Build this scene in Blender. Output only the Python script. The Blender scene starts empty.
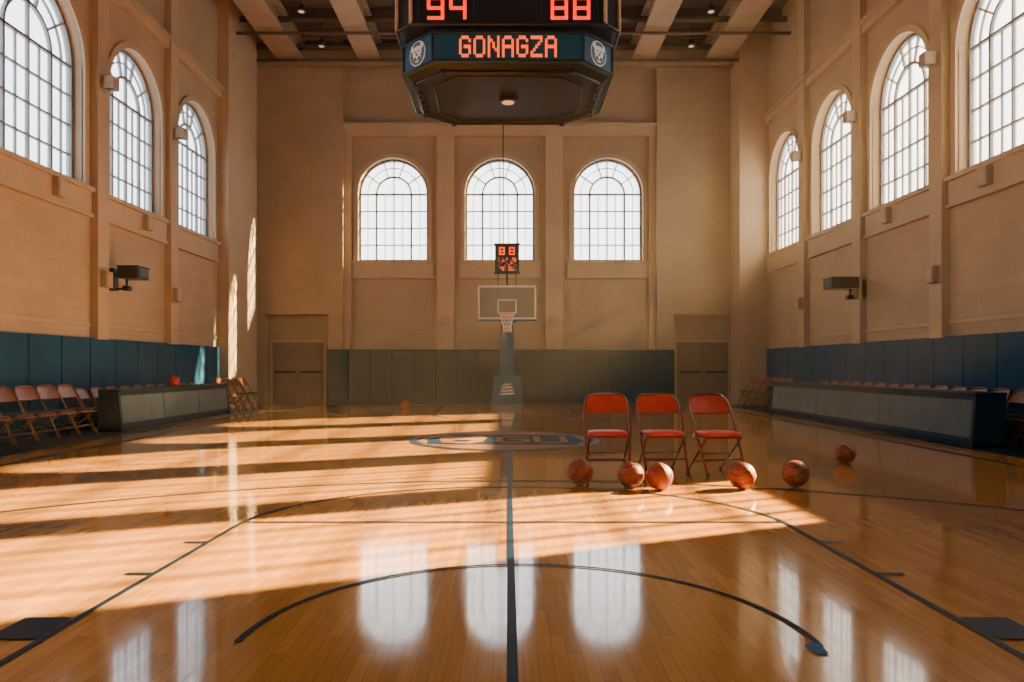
import bpy, bmesh, math, random
from mathutils import Vector, Matrix
random.seed(4)
SC = bpy.context.scene
COL = SC.collection
H = 1.2
XW = 8.25
YB = 24.65
YN = -7.0
ZC = 12.0

# ---------------------------------------------------------------- materials
def nt(m):
    m.use_nodes = True
    n = m.node_tree.nodes; l = m.node_tree.links
    return n, l, n.get("Principled BSDF")

def mat(name, col, rough=0.5, metal=0.0, var=0.12, scale=6.0, bump=0.0, emis=None, estr=0.0, coat=0.0, spec=0.5):
    m = bpy.data.materials.new(name)
    n, l, b = nt(m)
    tc = n.new("ShaderNodeTexCoord")
    no = n.new("ShaderNodeTexNoise"); no.inputs["Scale"].default_value = scale; no.inputs["Detail"].default_value = 4
    l.new(tc.outputs["Object"], no.inputs["Vector"])
    r = n.new("ShaderNodeValToRGB")
    r.color_ramp.elements[0].position = 0.3; r.color_ramp.elements[1].position = 0.7
    r.color_ramp.elements[0].color = (*[c*(1-var) for c in col], 1)
    r.color_ramp.elements[1].color = (*[min(1, c*(1+var)) for c in col], 1)
    l.new(no.outputs["Fac"], r.inputs["Fac"])
    l.new(r.outputs["Color"], b.inputs["Base Color"])
    b.inputs["Roughness"].default_value = rough
    b.inputs["Metallic"].default_value = metal
    b.inputs["Coat Weight"].default_value = coat
    b.inputs["Specular IOR Level"].default_value = spec
    if bump > 0:
        bp = n.new("ShaderNodeBump"); bp.inputs["Strength"].default_value = bump; bp.inputs["Distance"].default_value = 0.01
        l.new(no.outputs["Fac"], bp.inputs["Height"]); l.new(bp.outputs["Normal"], b.inputs["Normal"])
    if emis:
        b.inputs["Emission Color"].default_value = (*emis, 1)
        b.inputs["Emission Strength"].default_value = estr
    return m

def wall_mat(name, col, axis):
    m = bpy.data.materials.new(name)
    n, l, b = nt(m)
    tc = n.new("ShaderNodeTexCoord")
    sp = n.new("ShaderNodeSeparateXYZ"); cb = n.new("ShaderNodeCombineXYZ")
    l.new(tc.outputs["Object"], sp.inputs[0])
    l.new(sp.outputs["Y" if axis == 'y' else "X"], cb.inputs[0]); l.new(sp.outputs["Z"], cb.inputs[1])
    br = n.new("ShaderNodeTexBrick")
    l.new(cb.outputs[0], br.inputs["Vector"])
    br.inputs["Scale"].default_value = 1.0
    br.inputs["Brick Width"].default_value = 0.42; br.inputs["Row Height"].default_value = 0.21
    br.inputs["Mortar Size"].default_value = 0.006; br.inputs["Mortar Smooth"].default_value = 0.3
    br.inputs["Color1"].default_value = (*col, 1)
    br.inputs["Color2"].default_value = (*[c*0.95 for c in col], 1)
    br.inputs["Mortar"].default_value = (*[c*0.80 for c in col], 1)
    no = n.new("ShaderNodeTexNoise"); no.inputs["Scale"].default_value = 0.7; no.inputs["Detail"].default_value = 6
    l.new(tc.outputs["Object"], no.inputs["Vector"])
    mr = n.new("ShaderNodeMapRange"); mr.inputs[1].default_value = 0.3; mr.inputs[2].default_value = 0.7
    mr.inputs[3].default_value = 0.88; mr.inputs[4].default_value = 1.06
    l.new(no.outputs["Fac"], mr.inputs[0])
    mx = n.new("ShaderNodeVectorMath"); mx.operation = 'SCALE'
    l.new(br.outputs["Color"], mx.inputs[0]); l.new(mr.outputs[0], mx.inputs["Scale"])
    l.new(mx.outputs[0], b.inputs["Base Color"])
    bp = n.new("ShaderNodeBump"); bp.inputs["Strength"].default_value = 0.2; bp.inputs["Distance"].default_value = 0.005
    bp.invert = True
    l.new(br.outputs["Fac"], bp.inputs["Height"]); l.new(bp.outputs["Normal"], b.inputs["Normal"])
    b.inputs["Roughness"].default_value = 0.7
    b.inputs["Specular IOR Level"].default_value = 0.3
    return m

def floor_mat():
    m = bpy.data.materials.new("maple_floor")
    n, l, b = nt(m)
    tc = n.new("ShaderNodeTexCoord")
    sp = n.new("ShaderNodeSeparateXYZ"); cb = n.new("ShaderNodeCombineXYZ")
    l.new(tc.outputs["Object"], sp.inputs[0])
    l.new(sp.outputs["Y"], cb.inputs[0]); l.new(sp.outputs["X"], cb.inputs[1])
    br = n.new("ShaderNodeTexBrick")
    l.new(cb.outputs[0], br.inputs["Vector"])
    br.inputs["Scale"].default_value = 1.0
    br.inputs["Brick Width"].default_value = 0.55; br.inputs["Row Height"].default_value = 0.062
    br.inputs["Mortar Size"].default_value = 0.0012; br.inputs["Mortar Smooth"].default_value = 0.5
    br.offset = 0.37
    br.inputs["Color1"].default_value = (0.67, 0.305, 0.055, 1)
    br.inputs["Color2"].default_value = (0.54, 0.225, 0.037, 1)
    br.inputs["Mortar"].default_value = (0.30, 0.11, 0.02, 1)
    mp = n.new("ShaderNodeMapping"); mp.inputs["Scale"].default_value = (1.2, 28, 1)
    l.new(cb.outputs[0], mp.inputs["Vector"])
    no = n.new("ShaderNodeTexNoise"); no.inputs["Scale"].default_value = 2.5; no.inputs["Detail"].default_value = 6
    l.new(mp.outputs[0], no.inputs["Vector"])
    mr = n.new("ShaderNodeMapRange"); mr.inputs[1].default_value = 0.3; mr.inputs[2].default_value = 0.7
    mr.inputs[3].default_value = 0.90; mr.inputs[4].default_value = 1.08
    l.new(no.outputs["Fac"], mr.inputs[0])
    mx = n.new("ShaderNodeVectorMath"); mx.operation = 'SCALE'
    l.new(br.outputs["Color"], mx.inputs[0]); l.new(mr.outputs[0], mx.inputs["Scale"])
    l.new(mx.outputs[0], b.inputs["Base Color"])
    n2 = n.new("ShaderNodeTexNoise"); n2.inputs["Scale"].default_value = 1.6; n2.inputs["Detail"].default_value = 8; n2.inputs["Roughness"].default_value = 0.65
    l.new(tc.outputs["Object"], n2.inputs["Vector"])
    m2 = n.new("ShaderNodeMapRange"); m2.inputs[1].default_value = 0.3; m2.inputs[2].default_value = 0.7
    m2.inputs[3].default_value = 0.05; m2.inputs[4].default_value = 0.14
    l.new(n2.outputs["Fac"], m2.inputs[0]); l.new(m2.outputs[0], b.inputs["Roughness"])
    n3 = n.new("ShaderNodeTexNoise"); n3.inputs["Scale"].default_value = 5; n3.inputs["Detail"].default_value = 3
    l.new(tc.outputs["Object"], n3.inputs["Vector"])
    b1 = n.new("ShaderNodeBump"); b1.inputs["Strength"].default_value = 0.045; b1.inputs["Distance"].default_value = 0.01
    l.new(n3.outputs["Fac"], b1.inputs["Height"])
    b2 = n.new("ShaderNodeBump"); b2.inputs["Strength"].default_value = 0.04; b2.inputs["Distance"].default_value = 0.001; b2.invert = True
    l.new(br.outputs["Fac"], b2.inputs["Height"]); l.new(b1.outputs["Normal"], b2.inputs["Normal"])
    l.new(b2.outputs["Normal"], b.inputs["Normal"])
    b.inputs["Coat Weight"].default_value = 0.45
    b.inputs["Coat Roughness"].default_value = 0.05
    return m

def pane_mat():
    m = bpy.data.materials.new("window_glass")
    m.use_nodes = True
    n = m.node_tree.nodes; l = m.node_tree.links
    n.clear()
    o = n.new("ShaderNodeOutputMaterial")
    t = n.new("ShaderNodeBsdfTransparent"); t.inputs[0].default_value = (0.95, 0.98, 1, 1)
    tr = n.new("ShaderNodeBsdfTranslucent")
    tc = n.new("ShaderNodeTexCoord"); no = n.new("ShaderNodeTexNoise"); no.inputs["Scale"].default_value = 1.5
    l.new(tc.outputs["Object"], no.inputs["Vector"])
    mr = n.new("ShaderNodeMapRange"); mr.inputs[3].default_value = 0.05; mr.inputs[4].default_value = 0.2
    l.new(no.outputs["Fac"], mr.inputs[0])
    mx = n.new("ShaderNodeMixShader")
    l.new(mr.outputs[0], mx.inputs[0]); l.new(t.outputs[0], mx.inputs[1]); l.new(tr.outputs[0], mx.inputs[2])
    l.new(mx.outputs[0], o.inputs[0])
    return m

def clear_mat():
    m = bpy.data.materials.new("backboard_glass")
    m.use_nodes = True
    n = m.node_tree.nodes; l = m.node_tree.links
    n.clear()
    o = n.new("ShaderNodeOutputMaterial")
    t = n.new("ShaderNodeBsdfTransparent"); t.inputs[0].default_value = (0.82, 0.86, 0.88, 1)
    g = n.new("ShaderNodeBsdfGlossy"); g.inputs["Roughness"].default_value = 0.15
    mx = n.new("ShaderNodeMixShader"); mx.inputs[0].default_value = 0.005
    l.new(t.outputs[0], mx.inputs[1]); l.new(g.outputs[0], mx.inputs[2])
    l.new(mx.outputs[0], o.inputs[0])
    return m

WALLC = (0.43, 0.325, 0.215)
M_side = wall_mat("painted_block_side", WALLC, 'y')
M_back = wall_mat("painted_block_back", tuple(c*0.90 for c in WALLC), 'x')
M_trim = mat("painted_trim", (0.44, 0.333, 0.22), 0.6, scale=1.5, var=0.06, spec=0.3)
M_wframe = mat("window_frame_paint", (0.18, 0.18, 0.18), 0.5)
M_floor = floor_mat()
M_pane = pane_mat()
M_line = mat("court_line_paint", (0.006, 0.020, 0.045), 0.45, spec=0.08)
M_blueline = mat("court_blue_paint", (0.015, 0.14, 0.40), 0.45, spec=0.1)
M_logo = mat("court_logo_brown", (0.20, 0.09, 0.035), 0.45, spec=0.04)
M_logoblue = mat("court_logo_blue", (0.010, 0.028, 0.05), 0.5, spec=0.02)
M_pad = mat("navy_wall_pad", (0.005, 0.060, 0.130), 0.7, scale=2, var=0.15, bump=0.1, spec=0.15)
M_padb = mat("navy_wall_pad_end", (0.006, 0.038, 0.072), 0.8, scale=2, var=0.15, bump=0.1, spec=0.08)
M_edgeshade = mat("wall_edge_shade", (0.010, 0.022, 0.040), 0.3, scale=2, spec=0.12)  # shade along the side walls, put into a dark floor colour
M_ceil = mat("ceiling_deck", (0.11, 0.075, 0.048), 0.8, scale=2)
M_beam = mat("ceiling_beam_paint", (0.33, 0.245, 0.16), 0.6, scale=2)
M_dark = mat("dark_metal", (0.014, 0.016, 0.018), 0.4, metal=0.3)
M_black = mat("black_plastic", (0.008, 0.008, 0.010), 0.35)
M_door = mat("door_paint", (0.20, 0.15, 0.105), 0.5, scale=2)
M_white = mat("white_paint", (0.85, 0.82, 0.76), 0.4)
M_red = mat("red_chair_paint", (0.46, 0.018, 0.014), 0.38, scale=14, var=0.25)
M_redseat = mat("red_vinyl", (0.68, 0.024, 0.028), 0.45, scale=18, var=0.2, bump=0.15)
M_tube = mat("chair_tube_maroon", (0.10, 0.012, 0.008), 0.3, metal=0.5, scale=14)
M_brn = mat("brown_chair_paint", (0.20, 0.060, 0.020), 0.35, scale=10, var=0.2)
M_brnseat = mat("brown_vinyl", (0.06, 0.020, 0.011), 0.5, scale=10)
M_brntube = mat("chair_tube_bronze", (0.20, 0.10, 0.05), 0.3, metal=0.6)
M_rubber = mat("rubber_feet", (0.02, 0.02, 0.02), 0.7)
M_ball = mat("basketball_leather", (0.25, 0.034, 0.010), 0.5, scale=60, var=0.3, bump=0.4)
M_seam = mat("basketball_seam", (0.01, 0.006, 0.005), 0.6)
M_tabgray = mat("table_gray_panel", (0.10, 0.135, 0.15), 0.55, scale=3, spec=0.3)
M_tabnavy = mat("table_navy_frame", (0.005, 0.026, 0.046), 0.5, scale=3, spec=0.25)
M_sbnavy = mat("scoreboard_navy", (0.006, 0.075, 0.14), 0.45)
M_ledred = mat("led_red", (0.4, 0.01, 0.005), 0.5, emis=(1.0, 0.02, 0.004), estr=2.0)
M_ledorange = mat("led_orange", (0.4, 0.04, 0.005), 0.5, emis=(1.0, 0.085, 0.006), estr=1.9)
M_lamp = mat("lamp_lens", (0.9, 0.7, 0.5), 0.5, emis=(1.0, 0.6, 0.3), estr=0.4)
M_clear = clear_mat()
M_rim = mat("rim_orange", (0.7, 0.13, 0.03), 0.4)
M_net = mat("net_cord", (0.9, 0.82, 0.7), 0.8)
M_goalblue = mat("goal_pad_blue", (0.006, 0.085, 0.17), 0.6, spec=0.3)
M_wallbox = mat("wall_fixture_beige", (0.36, 0.28, 0.20), 0.5)

# ---------------------------------------------------------------- mesh helpers
def finish(name, bm, mats, smooth=False, parent=None, bevel=0):
    me = bpy.data.meshes.new(name)
    bmesh.ops.recalc_face_normals(bm, faces=bm.faces[:])
    bm.to_mesh(me); bm.free()
    for m in mats: me.materials.append(m)
    if smooth:
        for p in me.polygons: p.use_smooth = True
    o = bpy.data.objects.new(name, me)
    COL.objects.link(o)
    if parent: o.parent = parent
    if bevel:
        md = o.modifiers.new("bev", 'BEVEL'); md.width = bevel; md.segments = 2; md.limit_method = 'ANGLE'
    return o

def empty(name, loc=(0, 0, 0), rot=0):
    e = bpy.data.objects.new(name, None); COL.objects.link(e)
    e.location = loc; e.rotation_euler = (0, 0, rot); e.empty_display_size = 0.2
    return e

def hexa(bm, P, mi=0):
    vs = [bm.verts.new(p) for p in P]
    for f in ((0,1,2,3),(7,6,5,4),(0,4,5,1),(1,5,6,2),(2,6,7,3),(3,7,4,0)):
        fc = bm.faces.new([vs[i] for i in f]); fc.material_index = mi

def box(bm, x0, x1, y0, y1, z0, z1, mi=0):
    hexa(bm, [(x0,y0,z0),(x1,y0,z0),(x1,y1,z0),(x0,y1,z0),(x0,y0,z1),(x1,y0,z1),(x1,y1,z1),(x0,y1,z1)], mi)

def tube(bm, pts, r, mi=0, seg=8, closed=False, caps=True):
    pts = [Vector(p) for p in pts]
    n = len(pts); rings = []
    up = None
    for i, p in enumerate(pts):
        if closed:
            t = (pts[(i+1) % n] - pts[i-1]).normalized()
        else:
            t = (pts[min(i+1, n-1)] - pts[max(i-1, 0)]).normalized()
        if up is None:
            up = Vector((0,0,1)) if abs(t.z) < 0.9 else Vector((1,0,0))
        up = (up - t*up.dot(t))
        if up.length < 1e-5: up = Vector((0,1,0))
        up.normalize()
        s = t.cross(up)
        rr = r[i] if isinstance(r, (list, tuple)) else r
        rings.append([bm.verts.new(p + up*math.cos(a)*rr + s*math.sin(a)*rr) for a in [2*math.pi*k/seg for k in range(seg)]])
    m = n if closed else n-1
    for i in range(m):
        A = rings[i]; B = rings[(i+1) % n]
        for k in range(seg):
            f = bm.faces.new([A[k], A[(k+1)%seg], B[(k+1)%seg], B[k]]); f.material_index = mi; f.smooth = True
    if caps and not closed:
        for R in (rings[0], rings[-1]):
            f = bm.faces.new(R); f.material_index = mi

def round_path(pts, rad, seg=6):
    pts = [Vector(p) for p in pts]; out = [pts[0]]
    for i in range(1, len(pts)-1):
        a = (pts[i-1]-pts[i]); b = (pts[i+1]-pts[i])
        d = min(rad, a.length*0.49, b.length*0.49)
        p0 = pts[i]+a.normalized()*d; p2 = pts[i]+b.normalized()*d
        for k in range(seg+1):
            t = k/seg
            out.append(p0*(1-t)**2 + pts[i]*2*t*(1-t) + p2*t*t)
    out.append(pts[-1]); return out

def cyl(bm, c, r, h, mi=0, seg=20, r2=None):
    c = Vector(c)
    r2 = r if r2 is None else r2
    A = [bm.verts.new(c+Vector((math.cos(2*math.pi*k/seg)*r, math.sin(2*math.pi*k/seg)*r, 0))) for k in range(seg)]
    B = [bm.verts.new(c+Vector((math.cos(2*math.pi*k/seg)*r2, math.sin(2*math.pi*k/seg)*r2, h))) for k in range(seg)]
    for k in range(seg):
        f = bm.faces.new([A[k], A[(k+1)%seg], B[(k+1)%seg], B[k]]); f.material_index = mi; f.smooth = True
    for R in (A, B):
        f = bm.faces.new(R); f.material_index = mi

MB = lambda u, d, z: (u, YB + d, z)
ML = lambda u, d, z: (-XW - d, u, z)
MR = lambda u, d, z: (XW + d, u, z)

def lbox(bm, M, u0, u1, d0, d1, z0, z1, mi=0):
    hexa(bm, [M(u0,d0,z0),M(u1,d0,z0),M(u1,d1,z0),M(u0,d1,z0),M(u0,d0,z1),M(u1,d0,z1),M(u1,d1,z1),M(u0,d1,z1)], mi)

def opening(cu, w, zs, sp, off=0.0, n=24, base=None):
    r = w/2+off
    pts = [(cu-r, zs if base is None else base)]
    for k in range(n+1):
        a = math.pi - math.pi*k/n
        pts.append((cu+math.cos(a)*r, sp+math.sin(a)*r))
    pts.append((cu+r, zs if base is None else base))
    return pts

THK = 0.32
def arch_wall(name, M, u0, u1, ztop, holes, m):
    bm = bmesh.new()
    def q(a, b, c, d_, dep):
        bm.faces.new([bm.verts.new(M(p[0], dep, p[1])) for p in (a, b, c, d_)])
    for dep in (0.0, THK):
        cur = u0
        for (cu, w, zs, sp) in sorted(holes):
            a, b = cu-w/2, cu+w/2
            q((cur,0),(a,0),(a,ztop),(cur,ztop),dep)
            q((a,0),(b,0),(b,zs),(a,zs),dep)
            pts = opening(cu, w, zs, sp)[1:-1]
            for p, r in zip(pts[:-1], pts[1:]):
                q(p, r, (r[0], ztop), (p[0], ztop), dep)
            cur = b
        q((cur,0),(u1,0),(u1,ztop),(cur,ztop),dep)
    for h in holes:
        pts = opening(*h)
        for i in range(len(pts)):
            p = pts[i]; r = pts[(i+1) % len(pts)]
            bm.faces.new([bm.verts.new(M(*v)) for v in ((p[0],0,p[1]),(r[0],0,r[1]),(r[0],THK,r[1]),(p[0],THK,p[1]))])
    for u in (u0, u1):
        bm.faces.new([bm.verts.new(M(*v)) for v in ((u,0,0),(u,THK,0),(u,THK,ztop),(u,0,ztop))])
    bm.faces.new([bm.verts.new(M(*v)) for v in ((u0,0,ztop),(u1,0,ztop),(u1,THK,ztop),(u0,THK,ztop))])
    return finish(name, bm, [m])

def bar(bm, M, p, q, t, d0, d1, mi=0):
    p = Vector(p); q = Vector(q); v = (q-p)
    if v.length < 1e-6: return
    v.normalize(); s = Vector((-v.y, v.x))*t/2
    c = [p-s, q-s, q+s, p+s]
    hexa(bm, [M(x.x, d0, x.y) for x in c] + [M(x.x, d1, x.y) for x in c], mi)

WN = [0]
def window(M, h):
    cu, w, zs, sp = h
    WN[0] += 1
    bm = bmesh.new()
    d0, d1 = 0.20, 0.27
    pts = opening(cu, w, zs, sp, off=-0.03)
    for p, q in zip(pts[:-1], pts[1:]): bar(bm, M, p, q, 0.075, d0-0.02, d1+0.02)
    bar(bm, M, (cu-w/2, zs+0.03), (cu+w/2, zs+0.03), 0.08, d0-0.04, d1+0.02)
    r = w/2; t = 0.036
    for x in (-0.5, 0.5):
        bar(bm, M, (cu+x*r, zs), (cu+x*r, sp), 0.055, d0, d1)
    bar(bm, M, (cu, zs), (cu, sp+r), t, d0, d1)
    for x in (-0.75, -0.25, 0.25, 0.75):
        bar(bm, M, (cu+x*r, zs), (cu+x*r, sp), 0.018, d0+.01, d1-.01)
    bar(bm, M, (cu-r, sp), (cu+r, sp), 0.05, d0, d1)
    nrow = max(4, round((sp-zs)/0.57))
    for k in range(1, nrow):
        z = zs+(sp-zs)*k/nrow
        bar(bm, M, (cu-r, z), (cu+r, z), 0.030, d0+.005, d1-.005)
    L = [(cu+math.cos(a)*r*.5, sp+math.sin(a)*r*.5) for a in [math.pi*k/20 for k in range(21)]]
    for p, q in zip(L[:-1], L[1:]): bar(bm, M, p, q, 0.05, d0, d1)
    for ang in (36, 72, 108, 144):
        a = math.radians(ang)
        bar(bm, M, (cu+math.cos(a)*r*.5, sp+math.sin(a)*r*.5), (cu+math.cos(a)*r*.98, sp+math.sin(a)*r*.98), 0.03, d0, d1)
    L = [(cu+math.cos(a)*r*.76, sp+math.sin(a)*r*.76) for a in [math.pi*k/24 for k in range(25)]]
    for p, q in zip(L[:-1], L[1:]): bar(bm, M, p, q, 0.020, d0+.01, d1-.01)
    f = bm.faces.new([bm.verts.new(M(p[0], 0.235, p[1])) for p in opening(cu, w, zs, sp)])
    f.material_index = 1
    return finish("window_%d" % WN[0], bm, [M_wframe, M_pane])

TN = [0]
def trim_name():
    TN[0] += 1; return "trim_%d" % TN[0]

def casing(M, h, sill_ext=0.22):
    cu, w, zs, sp = h
    bm = bmesh.new()
    A = opening(cu, w, zs, sp, off=0.0); B = opening(cu, w, zs, sp, off=0.13)
    dp = -0.05
    for i in range(len(A)-1):
        a0, a1, b0, b1 = A[i], A[i+1], B[i], B[i+1]
        for quad in (((a0,dp),(a1,dp),(b1,dp),(b0,dp)), ((a0,0.02),(a1,0.02),(a1,dp),(a0,dp)), ((b0,dp),(b1,dp),(b1,0.0),(b0,0.0))):
            bm.faces.new([bm.verts.new(M(p[0], d, p[1])) for p, d in quad])
    lbox(bm, M, cu-w/2-sill_ext, cu+w/2+sill_ext, -0.12, 0.0, zs-0.09, zs)
    lbox(bm, M, cu-w/2-sill_ext+.04, cu+w/2+sill_ext-.04, -0.07, 0.0, zs-0.52, zs-0.09)
    lbox(bm, M, cu-w/2-sill_ext, cu+w/2+sill_ext, -0.10, 0.0, zs-0.58, zs-0.52)
    return finish(trim_name(), bm, [M_trim])

# ---------------------------------------------------------------- room shell
ZS, SP, WW = 4.73, 7.0, 2.33
back_h = [(-3.83, WW, ZS, SP), (-0.27, WW, ZS, SP), (3.33, WW, ZS, SP)]
left_h = [(u, WW, ZS, SP) for u in (3.5, 6.65, 9.75)] + [(13.05, 2.6, ZS, SP)] + [(u, WW, ZS, SP) for u in (16.4, 19.55)]
right_h = [(u, WW, ZS, SP) for u in (12.4, 15.6, 18.8, 22.05)] + [(9.55, 2.3, 3.2, 7.0)]  # last one is unseen, its low sill shaped to throw the near sun band
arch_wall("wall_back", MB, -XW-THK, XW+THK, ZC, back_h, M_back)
arch_wall("wall_left", ML, YN, YB, ZC, left_h, M_side)
arch_wall("wall_right", MR, YN, YB, ZC, right_h, M_side)
MF = lambda u, d, z: (u, YN - d, z)
front_h = [(-3.6, WW, ZS, SP), (0, WW, ZS, SP), (3.6, WW, ZS, SP)]
arch_wall("wall_front", MF, -XW-THK, XW+THK, ZC, front_h, M_back)
for h in back_h: window(MB, h)
for h in left_h: window(ML, h)
for h in right_h: window(MR, h)
for h in front_h: window(MF, h)
for h in back_h: casing(MB, h)
for h in left_h: casing(ML, h)
for h in right_h: casing(MR, h)

bm = bmesh.new(); box(bm, -XW-THK, XW+THK, YN-THK, YB+THK, -0.2, 0.0); finish("floor", bm, [M_floor])
bm = bmesh.new(); box(bm, -XW-THK, XW+THK, YN-THK, YB+THK, ZC, ZC+0.2); finish("ceiling", bm, [M_ceil])

# warm-tinted scatter volume, added to fill the room with a hazy glow
def haze():
    m = bpy.data.materials.new("warm_haze"); m.use_nodes = True
    n = m.node_tree.nodes; l = m.node_tree.links; n.clear()
    o = n.new("ShaderNodeOutputMaterial"); v = n.new("ShaderNodeVolumeScatter")
    v.inputs["Color"].default_value = (1.0, 0.80, 0.52, 1); v.inputs["Density"].default_value = 0.0015
    v.inputs["Anisotropy"].default_value = 0.35
    l.new(v.outputs[0], o.inputs["Volume"])
    bm = bmesh.new(); box(bm, -XW-.1, XW+.1, YN-.1, YB+.1, -.05, ZC+.1)
    finish("warm_haze", bm, [m])
haze()

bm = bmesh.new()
box(bm, -XW, -6.75, YN, 21.0, 0.0, 0.004); box(bm, 6.75, XW, YN, 23.0, 0.0, 0.004)  # dark strips painted on the floor in place of shadow by the walls
finish("floor_edge_shade", bm, [M_edgeshade])

bm = bmesh.new()
F = 0.32
box(bm, -XW, -8.0, YB-F, YB, 0, ZC); box(bm, -8.0, -5.93, YB-F, YB, 2.93, ZC); box(bm, -5.93, -5.43, YB-F, YB, 0, ZC)
box(bm, 4.9, 5.47, YB-F, YB, 0, ZC); box(bm, 5.47, 7.5, YB-F, YB, 2.93, ZC); box(bm, 7.5, XW, YB-F, YB, 0, ZC)
finish(trim_name(), bm, [M_back])
bm = bmesh.new()
for a, b in ((-2.36, -1.78), (1.24, 1.82)):
    box(bm, a, b, YB-0.16, YB, 0, 8.85)
box(bm, -5.43, -5.2, YB-0.16, YB, 0, 8.85); box(bm, 4.68, 4.9, YB-0.16, YB, 0, 8.85)
box(bm, -5.43, 4.9, YB-0.2, YB, 8.85, 9.15)
box(bm, -5.43, 4.9, YB-0.3, YB, 9.15, 9.25)
finish(trim_name(), bm, [M_trim])
bm = bmesh.new()
box(bm, -XW, -7.93, 21.0, 23.3, 0, ZC)
box(bm, 7.33, XW, 23.4, YB-F, 0, ZC)
finish(trim_name(), bm, [M_trim])
bm = bmesh.new()
for u in (5.07, 8.2, 11.3, 14.8, 17.97):
    lbox(bm, ML, u-0.2, u+0.2, -0.16, 0, 1.75, ZC)
for u in (11.03, 14.0, 17.2, 20.42):
    lbox(bm, MR, u-0.2, u+0.2, -0.16, 0, 1.75, ZC)
lbox(bm, ML, YN, 21.0, -0.12, 0, 8.85, 9.05); lbox(bm, ML, YN, 21.0, -0.2, 0, 9.05, 9.13)
lbox(bm, MR, YN, 23.4, -0.12, 0, 8.85, 9.05); lbox(bm, MR, YN, 23.4, -0.2, 0, 9.05, 9.13)
lbox(bm, ML, YN, 21.0, -0.03, 0, 2.0, 2.06); lbox(bm, MR, YN, 23.4, -0.03, 0, 2.0, 2.06)
finish(trim_name(), bm, [M_trim])

def pads(name, M, u0, u1, d, n, ztop=1.77, m=None):
    bm = bmesh.new(); w = (u1-u0)/n
    for k in range(n):
        a = u0+k*w+0.011; b = u0+(k+1)*w-0.011
        lbox(bm, M, a, b, -d, 0, 0.10, ztop)
    lbox(bm, M, u0, u1, -d+0.02, 0, 0.0, 0.10)
    lbox(bm, M, u0, u1, -d+0.06, 0, 0.10, ztop-.01)
    return finish(name, bm, [m or M_pad], bevel=0.014)
pads("wall_padding", ML, YN+.1, 20.95, 0.09, 30)
pads("wall_padding.001", MR, YN+.1, 23.35, 0.09, 33)
MB2 = lambda u, d, z: (u, YB-F+d, z)
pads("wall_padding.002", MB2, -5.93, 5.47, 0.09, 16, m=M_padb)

DN = 0
for cx in (-6.97, 6.46):
    DN += 1
    bm = bmesh.new(); w = 0.86; y = YB-.002
    zt = 2.02
    box(bm, cx-w-0.07, cx-w, y-0.1, y, 0, zt+0.07, 1); box(bm, cx+w, cx+w+0.07, y-0.1, y, 0, zt+0.07, 1)
    box(bm, cx-w, cx+w, y-0.1, y, zt, zt+0.07, 1)
    for s in (-1, 1):
        a, b = (cx-w+.005, cx-.006) if s < 0 else (cx+.006, cx+w-.005)
        box(bm, a, b, y-0.06, y, 0.01, zt)
        box(bm, a+.12, b-.12, y-0.075, y-.06, 0.2, 0.95); box(bm, a+.12, b-.12, y-0.075, y-.06, 1.15, 1.85)
        box(bm, a+.08, b-.08, y-0.13, y-0.09, 1.0, 1.07, 2)
        box(bm, a+.08, a+.12, y-0.1, y-0.06, 1.0, 1.07, 2); box(bm, b-.12, b-.08, y-0.1, y-0.06, 1.0, 1.07, 2)
    finish("door_%d" % DN, bm, [M_door, M_trim, M_dark])

bm = bmesh.new()
for x, w in ((-7.0, 0.42), (-4.45, 0.36), (-1.4, .3), (1.4, .3), (4.35, 0.36), (6.75, 0.42)):
    box(bm, x-w, x+w, YN, YB-F, 11.08, 11.16); box(bm, x-0.2, x+0.2, YN, YB-F, 11.16, 11.7); box(bm, x-w, x+w, YN, YB-F, 11.7, 11.78)
finish("ceiling_beam", bm, [M_beam])
bm = bmesh.new()
y = YN+1
while y < YB-0.5:
    box(bm, -XW, XW, y-.09, y+.09, 11.72, 12.0)
    y += 1.35
for y in (21.6, 23.5):
    tube(bm, [(-XW, y, 10.95), (XW, y, 10.95)], 0.05, seg=8)
    tube(bm, [(-XW, y+.3, 11.5), (XW, y+.3, 11.5)], 0.09, seg=8)
finish("ceiling_joist", bm, [M_ceil])
bm = bmesh.new()
box(bm, -XW+.3, XW-.3, 23.95, 24.25, 11.0, 11.08); box(bm, -XW+.3, XW-.3, 24.07, 24.13, 11.0, 11.5)
finish("ceiling_girder", bm, [M_beam])
def hang_lamp(x, y, z):
    bm = bmesh.new()
    tube(bm, [(x, y, z+.95), (x, y, z+.2)], 0.015, 0)
    cyl(bm, (x, y, z), 0.13, 0.2, 0, r2=0.07)
    cyl(bm, (x, y, z-0.005), 0.08, 0.01, 1)
    finish("pendant_downlight", bm, [M_dark, M_lamp])
for x in (-5.7, -2.9, 2.9, 5.6):
    for y in (20.4, 22.6): hang_lamp(x, y, 11.0)

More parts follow.
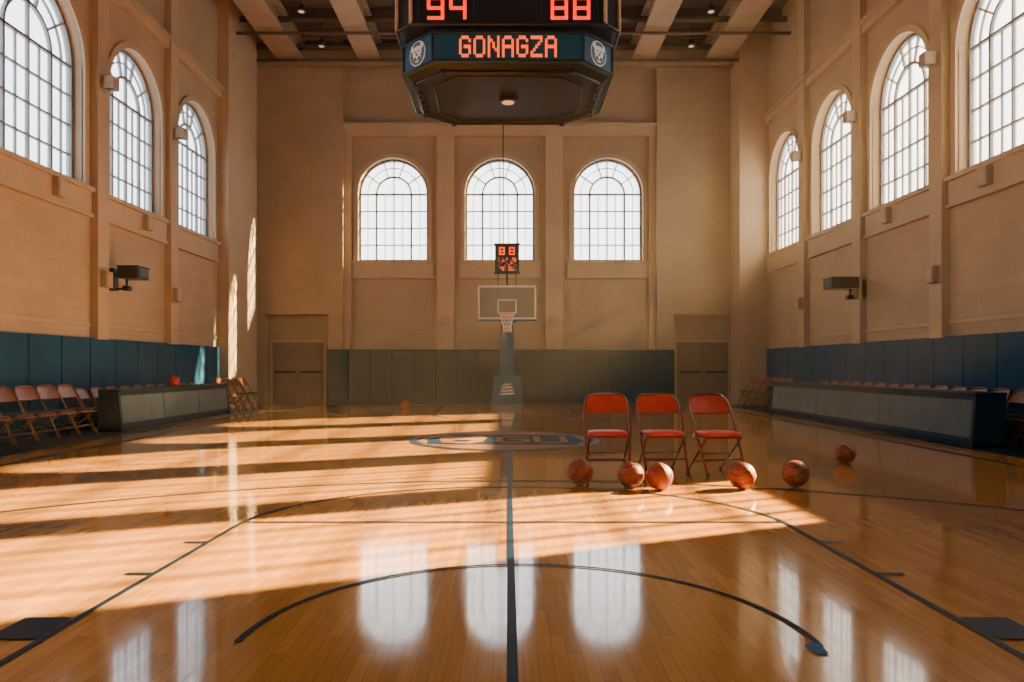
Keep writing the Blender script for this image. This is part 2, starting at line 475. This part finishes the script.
# ---------------------------------------------------------------- court markings
def strip(bm, pts, w, z=0.005, mi=0, closed=False):
    pts = [Vector((p[0], p[1])) for p in pts]; n = len(pts); L = []
    for i, p in enumerate(pts):
        if closed: t = pts[(i+1) % n]-pts[i-1]
        else: t = pts[min(i+1, n-1)]-pts[max(i-1, 0)]
        t.normalize(); s = Vector((-t.y, t.x))*w/2
        L.append((bm.verts.new((p.x-s.x, p.y-s.y, z)), bm.verts.new((p.x+s.x, p.y+s.y, z))))
    for i in range(n if closed else n-1):
        a = L[i]; b = L[(i+1) % n]
        f = bm.faces.new([a[0], b[0], b[1], a[1]]); f.material_index = mi
def rect(bm, x0, x1, y0, y1, z=0.005, mi=0):
    f = bm.faces.new([bm.verts.new(p) for p in ((x0,y0,z),(x1,y0,z),(x1,y1,z),(x0,y1,z))]); f.material_index = mi
bm = bmesh.new()
rect(bm, -0.005, 0.040, -4, 10.7, 0.004)
cx, R = 0.04, 2.09
arc = [(cx+math.cos(a)*R, 5.6+math.sin(a)*1.8) for a in [math.pi-math.pi*k/48 for k in range(49)]]
strip(bm, [(cx-R, -3)] + arc + [(cx+R, -3)], 0.036, 0.0045)
rect(bm, cx-R, cx+R, 5.69, 5.73, 0.005)
for s in (-1, 1):
    for yy in (4.28, 5.05):
        x0, x1 = sorted((cx+s*R, cx+s*(R+0.16))); rect(bm, x0, x1, yy-.02, yy+.02, 0.006)
    x0, x1 = sorted((cx+s*(R+.02), cx+s*(R+0.25))); rect(bm, x0, x1, 3.25, 3.53, 0.006)
c2 = (0.08, 3.22); r2 = 1.26
strip(bm, [(c2[0]+math.cos(a)*r2, c2[1]+math.sin(a)*r2) for a in [math.radians(-3)+math.radians(183)*k/48 for k in range(49)]], 0.030, 0.0055)
rect(bm, 1.28, 1.34, 3.08, 3.2, 0.0065, 1)
strip(bm, [(0.1+math.cos(a)*6.3, 1.5+math.sin(a)*6.3) for a in [math.radians(18)+math.radians(144)*k/80 for k in range(81)]], 0.045, 0.005)
cc = (-0.05, 12.2)
strip(bm, [(cc[0]+math.cos(a)*1.5, cc[1]+math.sin(a)*1.6) for a in [2*math.pi*k/64 for k in range(64)]], 0.12, 0.005, closed=True)
for x in (-1.85, 1.75): rect(bm, x-.03, x+.03, 18.6, 23.4, 0.005)
rect(bm, -1.85, 1.75, 18.55, 18.65, 0.0055)
rect(bm, -6.2, 6.2, 23.4, 23.5, 0.005)
strip(bm, [(-.05+math.cos(a)*5.2, 22.5-math.sin(a)*6.0) for a in [math.pi*k/60 for k in range(61)]], 0.06, 0.006)
strip(bm, [(-.05+math.cos(a)*1.8, 18.6-math.sin(a)*1.8) for a in [math.pi*k/40 for k in range(41)]], 0.06, 0.0065)
for x in (-6.2, 6.2): rect(bm, x-.03, x+.03, -4, 23.5, 0.0052)
finish("court_lines", bm, [M_line, M_blueline])

bm = bmesh.new()
def poly(bm, pts, z, mi=0):
    f = bm.faces.new([bm.verts.new((p[0], p[1], z)) for p in pts]); f.material_index = mi
X0 = -0.05; Y0 = 12.2
poly(bm, [(X0+math.cos(2*math.pi*k/48)*1.40, Y0+math.sin(2*math.pi*k/48)*1.50) for k in range(48)], 0.0048, 1)
poly(bm, [(X0-1.2,Y0-.78),(X0+1.1,Y0-.85),(X0+1.28,Y0-.3),(X0+1.15,Y0+.8),(X0-.9,Y0+.9),(X0-1.3,Y0+.2)], 0.0056, 2)
# dog-head silhouette + block lettering
poly(bm, [(X0-1.0,Y0-.5),(X0-.55,Y0-.62),(X0-.35,Y0-.35),(X0-.3,Y0+.3),(X0-.45,Y0+.72),(X0-.6,Y0+.5),(X0-.85,Y0+.5),(X0-1.0,Y0+.75),(X0-1.1,Y0+.2)], 0.0062, 3)
poly(bm, [(X0-.85,Y0-.35),(X0-.6,Y0-.4),(X0-.55,Y0-.1),(X0-.8,Y0-.05)], 0.0068, 2)
FONT = {'G':["01110","10001","10000","10111","10001","10001","01110"],
        'O':["01110","10001","10001","10001","10001","10001","01110"],
        'N':["10001","11001","10101","10101","10011","10001","10001"],
        'A':["01110","10001","10001","11111","10001","10001","10001"],
        'Z':["11111","00001","00010","00100","01000","10000","11111"],
        'U':["10001","10001","10001","10001","10001","10001","01110"]}
for i, ch in enumerate("GU"):
    for r_, row in enumerate(FONT[ch]):
        for c_, v in enumerate(row):
            if v == '1':
                x = X0-0.15+i*0.62+c_*0.11; y = Y0+0.55-r_*0.16
                rect(bm, x, x+.112, y-.162, y, 0.0065, 3)
M_logotan = mat("court_logo_tan", (0.26, 0.12, 0.045), 0.5, spec=0.02)
finish("center_court_logo", bm, [M_line, M_logo, M_logoblue, M_logotan])

# ---------------------------------------------------------------- folding chair
def chair_mesh(name, mats):
    bm = bmesh.new()
    W = 0.245; top = 0.875
    def fy(z): return -0.23 + 0.47*min(z, .95)/0.9
    fr = round_path([(-W+.02, fy(.02), 0.012), (-W, fy(.5), .5), (-W, fy(.72), .72), (-W+.035, fy(top), top), (0, fy(top+.012), top+.012),
                     (W-.035, fy(top), top), (W, fy(.72), .72), (W, fy(.5), .5), (W-.02, fy(.02), .012)], 0.13, 8)
    tube(bm, fr, 0.0135, 4, 10)
    for s in (-1, 1):
        tube(bm, [(s*(W-.045), 0.27, 0.012), (s*(W-.035), -0.17, 0.425)], 0.012, 2, 8)
        cyl(bm, (s*(W-.045), 0.27, 0), 0.019, 0.035, 3, 10); cyl(bm, (s*(W-.02), fy(.02), 0), 0.019, 0.035, 3, 10)
        tube(bm, [(s*(W-.005), fy(.32), .32), (s*(W-.04), fy(.32)+.02, .32)], 0.012, 3, 8)
        tube(bm, [(s*(W-.01), fy(.47), .47), (s*(W-.035), 0.05, .425)], 0.009, 2, 8)
    def yrear(z): return 0.27 - 0.44*(z/0.425)
    tube(bm, [(-W+.02, fy(.17), .17), (W-.02, fy(.17), .17)], 0.010, 4, 8)
    tube(bm, [(-W+.045, yrear(.12), .12), (W-.045, yrear(.12), .12)], 0.009, 2, 8)
    tube(bm, [(-W+.04, yrear(.22), .22), (W-.04, yrear(.22), .22)], 0.009, 2, 8)
    def slab(hw, y0, y1, z0, z1, rad, mi, crown=0.0):
        out = []
        for (cx_, cy_, a0) in ((hw-rad, y1-rad, 0), (-hw+rad, y1-rad, 90), (-hw+rad, y0+rad, 180), (hw-rad, y0+rad, 270)):
            for k in range(6):
                a = math.radians(a0+90*k/5); out.append((cx_+math.cos(a)*rad, cy_+math.sin(a)*rad))
        cyx = (y0+y1)/2
        lv = [(0.97, z0), (1.0, z0+.006), (1.0, z1-.01), (0.965, z1), (0.6, z1+crown), (0.2, z1+crown*1.2)]
        rings = [[bm.verts.new((x*s, cyx+(y-cyx)*s, z)) for x, y in out] for s, z in lv]
        for A, B in zip(rings[:-1], rings[1:]):
            for k in range(len(out)):
                f = bm.faces.new([A[k], A[(k+1)%len(out)], B[(k+1)%len(out)], B[k]]); f.material_index = mi; f.smooth = True
        for Rr in (rings[0], rings[-1]):
            f = bm.faces.new(Rr); f.material_index = mi
    slab(W-.02, -0.20, 0.19, .405, .430, .06, 4)
    slab(W-.035, -0.19, 0.175, .430, .470, .06, 1, 0.010)
    nx, nz = 12, 8
    def bp(i, k, off):
        u = -1+2*i/nx; v = k/nz
        zb = 0.665+0.012*u*u
        ht = 0.872 - 0.03*abs(u)**4
        z = zb+(ht-zb)*v
        hw = W-.006 if z < .775 else W-.006-.05*((z-.775)/.1)**2
        return (u*hw, fy(z)+0.022*(1-u*u)+off, z)
    for off in (0, 0.008):
        G = [[bm.verts.new(bp(i, k, off)) for i in range(nx+1)] for k in range(nz+1)]
        for k in range(nz):
            for i in range(nx):
                f = bm.faces.new([G[k][i], G[k][i+1], G[k+1][i+1], G[k+1][i]]); f.material_index = 0; f.smooth = True
    tube(bm, [bp(i, 0, .004) for i in range(nx+1)], 0.008, 4, 6)
    me = bpy.data.meshes.new(name)
    bmesh.ops.recalc_face_normals(bm, faces=bm.faces[:])
    bm.to_mesh(me); bm.free()
    for m in mats: me.materials.append(m)
    return me
M_redframe = mat("chair_frame_dark_red", (0.20, 0.014, 0.010), 0.2, metal=0.4, scale=14, var=0.2, coat=0.6)
red_me = chair_mesh("red_folding_chair", [M_red, M_redseat, M_tube, M_rubber, M_redframe])
brn_me = chair_mesh("brown_folding_chair", [M_brn, M_brnseat, M_brntube, M_rubber, M_brn])
def put_chair(me, name, x, y, rot, z=0.0, s=1.0):
    o = bpy.data.objects.new(name, me); COL.objects.link(o)
    o.location = (x, y, z); o.rotation_euler = (0, 0, math.radians(rot)); o.scale = (s*1.04, s, s)
put_chair(red_me, "red_folding_chair", 1.13, 8.42, -3)
put_chair(red_me, "red_folding_chair", 1.75, 8.42, 5)
put_chair(red_me, "red_folding_chair", 2.36, 8.36, 14)
AP = 0.004
for y in (10.2, 10.75, 11.3, 11.85, 12.4, 12.95):
    put_chair(brn_me, "brown_folding_chair", -7.55, y, 90+random.uniform(-4, 4), AP)
for k in range(10):
    put_chair(brn_me, "brown_folding_chair", -7.86, 13.9+k*0.55, 90+random.uniform(-2, 2), AP, .9)
for y in (19.6, 20.15, 20.7, 21.3):
    put_chair(brn_me, "brown_folding_chair", -7.45, y, 90, AP if y < 20.8 else 0.0)
for k in range(16):
    put_chair(brn_me, "brown_folding_chair", 7.86, 10.4+k*0.56, -90+random.uniform(-2, 2), AP, .95)
for k in range(6):
    put_chair(brn_me, "brown_folding_chair", 7.35, 19.85+k*0.57, -90+random.uniform(-3, 3), AP)

# ---------------------------------------------------------------- basketballs
def ball_mesh():
    bm = bmesh.new(); R = 0.125
    bmesh.ops.create_uvsphere(bm, u_segments=40, v_segments=24, radius=R)
    for f in bm.faces: f.smooth = True
    rr = R*1.0
    N = 48
    def circ(fn): tube(bm, [fn(2*math.pi*k/N) for k in range(N)], 0.0036, 1, 6, closed=True)
    circ(lambda a: (rr*math.cos(a), rr*math.sin(a), 0))
    circ(lambda a: (0, rr*math.cos(a), rr*math.sin(a)))
    for s in (-1, 1):
        def g(a, s=s):
            v = Vector((s*(0.62+0.16*math.cos(2*a)), math.cos(a)*0.75, math.sin(a)*0.75)); v.normalize(); return v*rr
        circ(g)
    me = bpy.data.meshes.new("basketball"); bm.to_mesh(me); bm.free()
    me.materials.append(M_ball); me.materials.append(M_seam); return me
bme = ball_mesh()
for (x, y, rx, rz) in ((0.732, 7.52, 20, 30), (1.215, 7.33, 60, 110), (1.475, 7.2, 100, 20), (2.30, 7.27, 35, 70), (2.88, 7.4, 70, 160), (4.17, 9.15, 15, 200), (-2.94, 21.1, 40, 0)):
    o = bpy.data.objects.new("basketball", bme); COL.objects.link(o)
    s = 1.05 if y < 9 else 1.0
    o.location = (x, y, 0.125*s+0.0035*s); o.scale = (s, s, s)
    o.rotation_euler = (math.radians(rx), math.radians(rx*1.7), math.radians(rz))

# ---------------------------------------------------------------- courtside tables
def court_table(x_front, depth, y0, y1, h, side):
    e = empty("scorers_table", (x_front, (y0+y1)/2, AP))
    s = side
    bm = bmesh.new(); yc = (y0+y1)/2
    def b(xa, xb, ya, yb, za, zb, mi):
        xa, xb = sorted((s*xa, s*xb)); box(bm, xa, xb, ya-yc, yb-yc, za, zb, mi)
    def slope(xa, xb, za, zb, ya, yb, th, mi):
        P = [(s*xa, ya-yc, za), (s*(xa+th), ya-yc, za), (s*(xa+th), yb-yc, za), (s*xa, yb-yc, za),
             (s*xb, ya-yc, zb), (s*(xb+th), ya-yc, zb), (s*(xb+th), yb-yc, zb), (s*xb, yb-yc, zb)]
        hexa(bm, P, mi)
    b(0.03, depth, y0, y1, 0, 0.07, 1)
    n = 3; w = (y1-y0-.1)/n
    for k in range(n):
        ya = y0+.05+k*w
        slope(0.0, 0.06, 0.07, h-.05, ya+.012, ya+w-.012, 0.03, 0)
    slope(0.015, 0.075, 0.07, h-.05, y0+.02, y1-.02, 0.03, 1)
    for k in (0, n):
        ya = y0+.05+k*w
        slope(-0.012, 0.048, 0.07, h-.05, ya-.025, ya+.025, 0.03, 1)
    slope(-0.012, 0.0, 0.07, 0.15, y0, y1, 0.03, 1)
    slope(0.042, 0.05, h-.12, h-.05, y0, y1, 0.03, 1)
    b(0.02, depth, y0-.02, y1+.02, h-.05, h, 1)
    for ya in (y0, y1-.04):
        P = [(s*-.02, ya-yc, 0), (s*depth, ya-yc, 0), (s*depth, ya+.04-yc, 0), (s*-.02, ya+.04-yc, 0),
             (s*0.05, ya-yc, h-.05), (s*depth, ya-yc, h-.05), (s*depth, ya+.04-yc, h-.05), (s*0.05, ya+.04-yc, h-.05)]
        hexa(bm, P, 1)
    finish("table_body", bm, [M_tabgray, M_tabnavy], parent=e, bevel=0.008)
court_table(-7.12, 0.42, 13.6, 18.9, 0.78, -1)
court_table(6.85, 0.5, 10.9, 19.3, 0.82, 1)
M_jug = mat("red_jug_plastic", (0.55, 0.04, 0.03), 0.35)
bm = bmesh.new(); jx, jy, jz = -7.36, 16.3, .788
cyl(bm, (jx, jy, jz), .1, .15, 0, 20, r2=.11); cyl(bm, (jx, jy, jz+.15), .115, .03, 1, 20)
tube(bm, round_path([(jx, jy-.11, jz+.15), (jx, jy-.11, jz+.21), (jx, jy+.11, jz+.21), (jx, jy+.11, jz+.15)], .05), .008, 1)
finish("water_jug", bm, [M_jug, M_jug])

# ---------------------------------------------------------------- basketball goal
g = empty("basketball_goal", (-0.03, 23.3, 0))
def part(name, build, mats, bevel=0, smooth=False):
    bm = bmesh.new(); build(bm); return finish(name, bm, mats, parent=g, bevel=bevel, smooth=smooth)
def bb(bm):
    w, z0, z1 = 0.915, 2.70, 3.76
    box(bm, -w+.04, w-.04, -.01, .01, z0+.04, z1-.04, 1)
    box(bm, -w, w, -.025, .025, z0, z0+.06, 0); box(bm, -w, w, -.025, .025, z1-.05, z1, 0)
    box(bm, -w, -w+.05, -.025, .025, z0, z1, 0); box(bm, w-.05, w, -.025, .025, z0, z1, 0)
    q = 0.305; a, b_ = 2.88, 3.33
    box(bm, -q, q, -.016, -.011, a, a+.05, 0); box(bm, -q, q, -.016, -.011, b_-.05, b_, 0)
    box(bm, -q, -q+.05, -.016, -.011, a, b_, 0); box(bm, q-.05, q, -.016, -.011, a, b_, 0)
    box(bm, -w-.01, w+.01, -.035, .035, z0-.06, z0, 2)
part("backboard", bb, [M_white, M_clear, M_goalblue])
def rim(bm):
    N = 32; R = .225; zc = 2.86
    tube(bm, [(R*math.cos(2*math.pi*k/N), -.38+R*math.sin(2*math.pi*k/N), zc) for k in range(N)], .013, 0, 8, closed=True)
    box(bm, -.09, .09, -.17, -.02, zc-.06, zc-.02, 0); box(bm, -.1, .1, -.04, -.02, zc-.15, zc+.02, 0)
    tube(bm, [(-.07, -.03, zc-.02), (-.12, -.2, zc)], .008); tube(bm, [(.07, -.03, zc-.02), (.12, -.2, zc)], .008)
part("rim", rim, [M_rim])
def net(bm):
    zc = 2.86; n = 12; lv = [(.225, 0), (.20, .11), (.165, .22), (.14, .34), (.13, .46), (.14, .58)]
    for s in (0, 1):
        for k in range(n):
            pts = []
            for j, (r, dz) in enumerate(lv):
                a = 2*math.pi*(k+ (0.5*(j % 2) if s == 0 else -0.5*(j % 2)))/n
                pts.append((r*math.cos(a), -.38+r*math.sin(a), zc-dz))
            tube(bm, pts, .010, 0, 5)
part("net", net, [M_net])
def stand(bm):
    P = [(-.52,.40,0),(.52,.40,0),(.52,.92,0),(-.52,.92,0),(-.42,.45,.93),(.42,.45,.93),(.42,.92,.93),(-.42,.92,.93)]
    hexa(bm, P, 0)
    P = [(-.24,.5,.93),(.24,.5,.93),(.24,.86,.93),(-.24,.86,.93),(-.20,.55,2.55),(.20,.55,2.55),(.20,.86,2.55),(-.20,.86,2.55)]
    hexa(bm, P, 0)
    box(bm, -.09, .09, .6, .78, 2.5, 2.75, 1)
    for s in (-1, 1):
        tube(bm, [(s*.07, .68, 2.6), (s*.5, .03, 2.75)], .025, 1)
    box(bm, -.06, .06, .02, .65, 2.62, 2.70, 1)
    # maker emblem: slanted script-like strokes
    for k in range(4):
        z = .30+.1*k; a = -.24+.03*k; b_ = .26-.035*k; yy = .40+.0538*(z)-.012
        hexa(bm, [(a,yy,z),(b_,yy,z+.03),(b_,yy+.05,z+.03),(a,yy+.05,z),(a+.03,yy+.004,z+.055),(b_-.05,yy+.004,z+.075),(b_-.05,yy+.05,z+.075),(a+.03,yy+.05,z+.055)], 2)
part("stand", stand, [M_goalblue, M_dark, M_white], bevel=.01)
def sclock(bm):
    z = -.08
    box(bm, -.38, .38, -.1, .1, 4.22+z, 5.14+z, 0)
    box(bm, -.41, .41, -.13, -.1, 5.10+z, 5.16+z, 0); box(bm, -.41, .41, -.13, -.1, 4.2+z, 4.25+z, 0)
    box(bm, -.03, .03, -.02, .04, 3.74, 4.22+z, 0); box(bm, -.3, -.27, -.02, .02, 3.74, 4.22+z, 0); box(bm, .27, .3, -.02, .02, 3.74, 4.22+z, 0)
part("shot_clock_housing", sclock, [M_dark])
def seg7(bm, ch, x, z, w, h, t, yf, dep, mi=0):
    S = {'0':"abcdef",'1':"bc",'2':"abged",'3':"abgcd",'4':"fgbc",'5':"afgcd",'6':"afgedc",'7':"abc",'8':"abcdefg",'9':"abcdfg"}[ch]
    m = h/2; g_ = t*0.15
    seg = {'a':(x+g_,x+w-g_,z+h-t,z+h),'d':(x+g_,x+w-g_,z,z+t),'g':(x+g_,x+w-g_,z+m-t/2,z+m+t/2),
           'f':(x,x+t,z+m+g_,z+h-g_),'b':(x+w-t,x+w,z+m+g_,z+h-g_),'e':(x,x+t,z+g_,z+m-g_),'c':(x+w-t,x+w,z+g_,z+m-g_)}
    for s in S:
        a, b_, c, d = seg[s]
        box(bm, a, b_, yf-dep, yf, c, d, mi)
def sdig(bm):
    seg7(bm, '8', -.25, 4.72, .18, .24, .035, -.1, .012, 0); seg7(bm, '8', .06, 4.72, .18, .24, .035, -.1, .012, 1)
    rnd = random.Random(7)
    for i in range(9):
        for j in range(6):
            v = rnd.random()
            if v > .35:
                x = -.29+i*.065; z = 4.22+j*.07
                box(bm, x, x+.055, -.108, -.1, z, z+.055, (1, 2, 3, 3)[int(v*97) % 4])
part("shot_clock_display", sdig, [M_ledorange, M_ledred, mat("led_amber_dim", (.5,.25,.08), .5, emis=(1, .35, .08), estr=.4), mat("led_dim_brown", (.2,.06,.03), .5, emis=(.6, .1, .03), estr=.35)])
def rod(bm):
    tube(bm, [(-.12, 0, 5.04), (-.12, 0, 11.1)], .018, 0, 6)
part("support_cable", rod, [M_dark])

# ---------------------------------------------------------------- scoreboard
sb = empty("hanging_scoreboard", (0.0, 13.45, 0.05))
def spart(name, build, mats, bevel=0):
    bm = bmesh.new(); build(bm); return finish(name, bm, mats, parent=sb, bevel=bevel)
def octo(hx, hy, c):
    return [(-hx+c,-hy),(hx-c,-hy),(hx,-hy+c),(hx,hy-c),(hx-c,hy),(-hx+c,hy),(-hx,hy-c),(-hx,-hy+c)]
def prism(bm, A, B, z0, z1, mi=0, capb=True, capt=True, mb=None):
    a = [bm.verts.new((p[0], p[1], z0)) for p in A]; b = [bm.verts.new((p[0], p[1], z1)) for p in B]
    n = len(a)
    for k in range(n):
        f = bm.faces.new([a[k], a[(k+1)%n], b[(k+1)%n], b[k]]); f.material_index = mi
    if capb: f = bm.faces.new(a); f.material_index = mi if mb is None else mb
    if capt: f = bm.faces.new(b); f.material_index = mi
def body(bm):
    prism(bm, octo(1.80, 1.50, .25), octo(1.80, 1.50, .25), 6.66, 9.2, 0)
    prism(bm, octo(1.74, 1.42, .54), octo(1.74, 1.42, .54), 6.58, 6.66, 0)
    o1 = octo(1.83, 1.53, .26)
    tube(bm, [(p[0], p[1], 6.68) for p in o1], .03, 2, 6, closed=True)
    tube(bm, [(p[0], p[1], 9.18) for p in o1], .035, 1, 6, closed=True)
    for p in o1: tube(bm, [(p[0], p[1], 6.68), (p[0], p[1], 9.18)], .03, 1, 6)
spart("display_body", body, [M_black, M_wallbox, M_dark])
def ring(bm):
    prism(bm, octo(1.76, 1.46, .54), octo(1.76, 1.46, .54), 6.10, 6.58, 0, True, True, 0)
spart("name_ring", ring, [M_sbnavy])
def rails(bm):
    o1 = octo(1.775, 1.475, .545)
    for z in (6.11, 6.57): tube(bm, [(p[0], p[1], z) for p in o1], .022, 0, 6, closed=True)
    for p in o1: tube(bm, [(p[0], p[1], 6.1), (p[0], p[1], 6.57)], .016, 0, 6)
    A = octo(1.62, 1.30, .53)
    prism(bm, octo(1.60, 1.26, .52), octo(1.72, 1.38, .54), 6.0, 6.10, 0)
    tube(bm, [(p[0]*.985, p[1]*.985, 6.0) for p in A], .03, 0, 6, closed=True)
    tube(bm, [(p[0]*.8, p[1]*.84, 6.0) for p in A], .015, 0, 6, closed=True)
    for p in A:
        cyl(bm, (p[0]*.98, p[1]*.98, 5.95), .05, .08, 0, 10)
    for k in range(6):
        for s in (-1, 1):
            cyl(bm, (s*1.56, -.65+k*.25, 5.95), .045, .08, 0, 10)
spart("frame_rails", rails, [M_dark])
def lamp(bm):
    cyl(bm, (0, 0, 5.96), .17, .05, 0, 24); cyl(bm, (0, 0, 5.952), .11, .012, 1, 24)
spart("underside_lamp", lamp, [M_dark, M_lamp])
def name(bm):
    txt = "GONAGZA"; px = 0.038; pz = .049; adv = px*5+.042; W_ = adv*7-.042
    for side in (-1, 1):
        for i, ch in enumerate(txt):
            for r_, row in enumerate(FONT[ch]):
                for c_, v in enumerate(row):
                    if v == '1':
                        x = -W_/2+i*adv+c_*px; z = 6.515-r_*pz
                        if side < 0: box(bm, x, x+px*.99, -1.475, -1.46, z-pz*.99, z)
                        else: box(bm, -x-px*.99, -x, 1.46, 1.475, z-pz*.99, z)
spart("name_letters", name, [M_ledorange])
def digits(bm):
    for (t, x) in (("94", -1.31), ("88", .69)):
        for i, c in enumerate(t): seg7(bm, c, x+i*.36, 6.76, .28, .375, .055, -1.5, .012)
    for i, c in enumerate("1200"): seg7(bm, c, -.75+i*.38+(0.06 if i > 1 else 0), 8.2, .3, .55, .065, -1.5, .012)
    for (t, x) in (("13", -1.33), ("11", .69)):
        for i, c in enumerate(t): seg7(bm, c, x+i*.36, 7.6, .25, .4, .05, -1.5, .012)
spart("score_digits", digits, [M_ledred])
def panels(bm):
    for x in (-1.0, 1.0):
        box(bm, x-.46, x+.46, -1.515, -1.5, 6.705, 6.72); box(bm, x-.46, x-.45, -1.515, -1.5, 6.72, 7.3); box(bm, x+.45, x+.46, -1.515, -1.5, 6.72, 7.3)
        box(bm, x-.46, x+.46, -1.515, -1.5, 7.3, 7.32)
spart("score_bezels", panels, [M_sbnavy])
M_embl = mat("emblem_blue", (.015,.16,.30), .4)
for sx in (-1, 1):
    bm = bmesh.new()
    cyl(bm, (0, 0, 0), .205, .015, 1, 32); cyl(bm, (0, 0, .015), .185, .006, 0, 32)
    def ell(cx_, cy_, rx_, ry_, z, mi, n=20):
        f = bm.faces.new([bm.verts.new((cx_+rx_*math.cos(2*math.pi*k/n), cy_+ry_*math.sin(2*math.pi*k/n), z)) for k in range(n)]); f.material_index = mi
    ell(0, .02, .12, .10, .024, 1); ell(0, -.07, .10, .08, .025, 1)
    for s in (-1, 1):
        ell(s*.12, .10, .035, .05, .026, 1); ell(s*.045, .03, .022, .015, .027, 0); ell(s*.055, -.09, .03, .04, .026, 2)
    ell(0, -.02, .03, .02, .028, 0); ell(0, -.11, .035, .012, .028, 0)
    o = finish("mascot_emblem", bm, [M_embl, M_white, M_logo], parent=sb)
    nrm = Vector((sx*.707, -.707, 0)); zax = nrm; yax = Vector((0, 0, 1)); xax = yax.cross(zax)
    Mx = Matrix((xax, yax, zax)).transposed().to_4x4()
    Mx.translation = Vector((sx*(1.76-.27), -(1.46-.27), 6.34)) + nrm*.002
    o.matrix_local = Mx
def cables(bm):
    for x in (-1.2, 1.2):
        for y in (-.9, .9): tube(bm, [(x, y, 9.2), (x, y, 11.7)], .02, 0, 6)
spart("hanging_cables", cables, [M_dark])

# ---------------------------------------------------------------- wall fixtures
def sconce(M, u, z, name="wall_sconce"):
    bm = bmesh.new()
    lbox(bm, M, u-.06, u+.06, -.22, -.16, z-.12, z+.12, 0)
    lbox(bm, M, u-.11, u+.11, -.42, -.22, z-.10, z+.14, 0)
    lbox(bm, M, u-.08, u+.08, -.40, -.24, z-.115, z-.10, 1)
    finish(name, bm, [M_wallbox, M_black], bevel=.015)
for u in (14.8, 17.97): sconce(ML, u, 6.85)
for u in (14.0, 17.2, 20.42): sconce(MR, u, 7.0)
def wbox(M, u, z, d=0.0, w=.13, h=.16):
    bm = bmesh.new()
    lbox(bm, M, u-w, u+w, -d-.12, -d, z-h, z+h, 0); lbox(bm, M, u-w*.7, u+w*.7, -d-.13, -d-.12, z-h*.7, z+h*.7, 1)
    finish("wall_speaker", bm, [M_wallbox, M_trim], bevel=.01)
for u in (13.4, 16.7): wbox(ML, u, 4.45, .07)
for u in (12.6, 15.9): wbox(MR, u, 4.45, .07)
for u in (14.8, 17.97): wbox(ML, u, 2.95, .16)
for u in (14.0, 17.2, 20.42): wbox(MR, u, 2.95, .16)
for x in (-2.07, 1.53): wbox(MB, x, 2.72, .16, .12, .13)
def horn(M, u, z, L=.86):  # black loudspeaker box on a wall bracket
    bm = bmesh.new()
    lbox(bm, M, u-.1, u+.1, -.12, -.0, z-.34, z+.12, 0)
    lbox(bm, M, u-.04, u+.04, -.36, -.10, z-.04, z+.04, 0)
    lbox(bm, M, u-.24, u+.24, -L, -.26, z-.10, z+.14, 0)
    lbox(bm, M, u-.20, u+.20, -L-.015, -L, z-.07, z+.11, 1)
    lbox(bm, M, u-.26, u+.26, -L-.02, -.24, z+.14, z+.16, 1)
    tube(bm, [M(u, -.06, z-.3), M(u, -.34, z-.30), M(u, -.34, z-.10)], .03, 0)
    lbox(bm, M, u-.07, u+.07, -.42, -.28, z-.34, z-.24, 0)
    finish("bracket_speaker", bm, [M_black, M_dark], bevel=.01)
horn(ML, 15.35, 3.12, .68); horn(MR, 17.1, 3.10)

# ---------------------------------------------------------------- lights
w = bpy.data.worlds.new("World"); SC.world = w; w.use_nodes = True
bg = w.node_tree.nodes["Background"]
bg.inputs[0].default_value = (0.92, 0.955, 1.0, 1); bg.inputs[1].default_value = 4.7
sd = bpy.data.lights.new("sun", 'SUN'); sd.energy = 110; sd.color = (1.0, 0.66, 0.29); sd.angle = math.radians(0.8)
so = bpy.data.objects.new("sun", sd); COL.objects.link(so)
dirv = Vector((-1, -0.46, -0.56))
so.rotation_euler = dirv.to_track_quat('-Z', 'Y').to_euler(); so.location = (20, 20, 20)

def portal(loc, rot, sx, sy):
    ld = bpy.data.lights.new("window_portal", 'AREA'); ld.shape = 'RECTANGLE'; ld.size = sx; ld.size_y = sy
    ld.cycles.is_portal = True
    o = bpy.data.objects.new("window_portal", ld); COL.objects.link(o); o.location = loc; o.rotation_euler = rot
zc = (ZS+SP+WW/2)/2; hh = SP+WW/2-ZS+.3
for h in back_h: portal((h[0], YB+.34, zc), (-math.pi/2, 0, 0), WW, hh)
for h in left_h: portal((-XW-.34, h[0], zc), (0, -math.pi/2, 0), hh, 2.65)
for h in right_h: portal((XW+.34, h[0], (h[2]+SP+1.25)/2), (0, math.pi/2, 0), SP+1.25-h[2], 2.5)

# ---------------------------------------------------------------- camera
cd = bpy.data.cameras.new("camera"); cd.sensor_width = 36; cd.lens = 26
cd.shift_y = 26/1024; cd.shift_x = 4/1024; cd.clip_end = 200
co = bpy.data.objects.new("camera", cd); COL.objects.link(co)
co.location = (0, 0, H); co.rotation_euler = (math.pi/2, 0, 0)
SC.camera = co
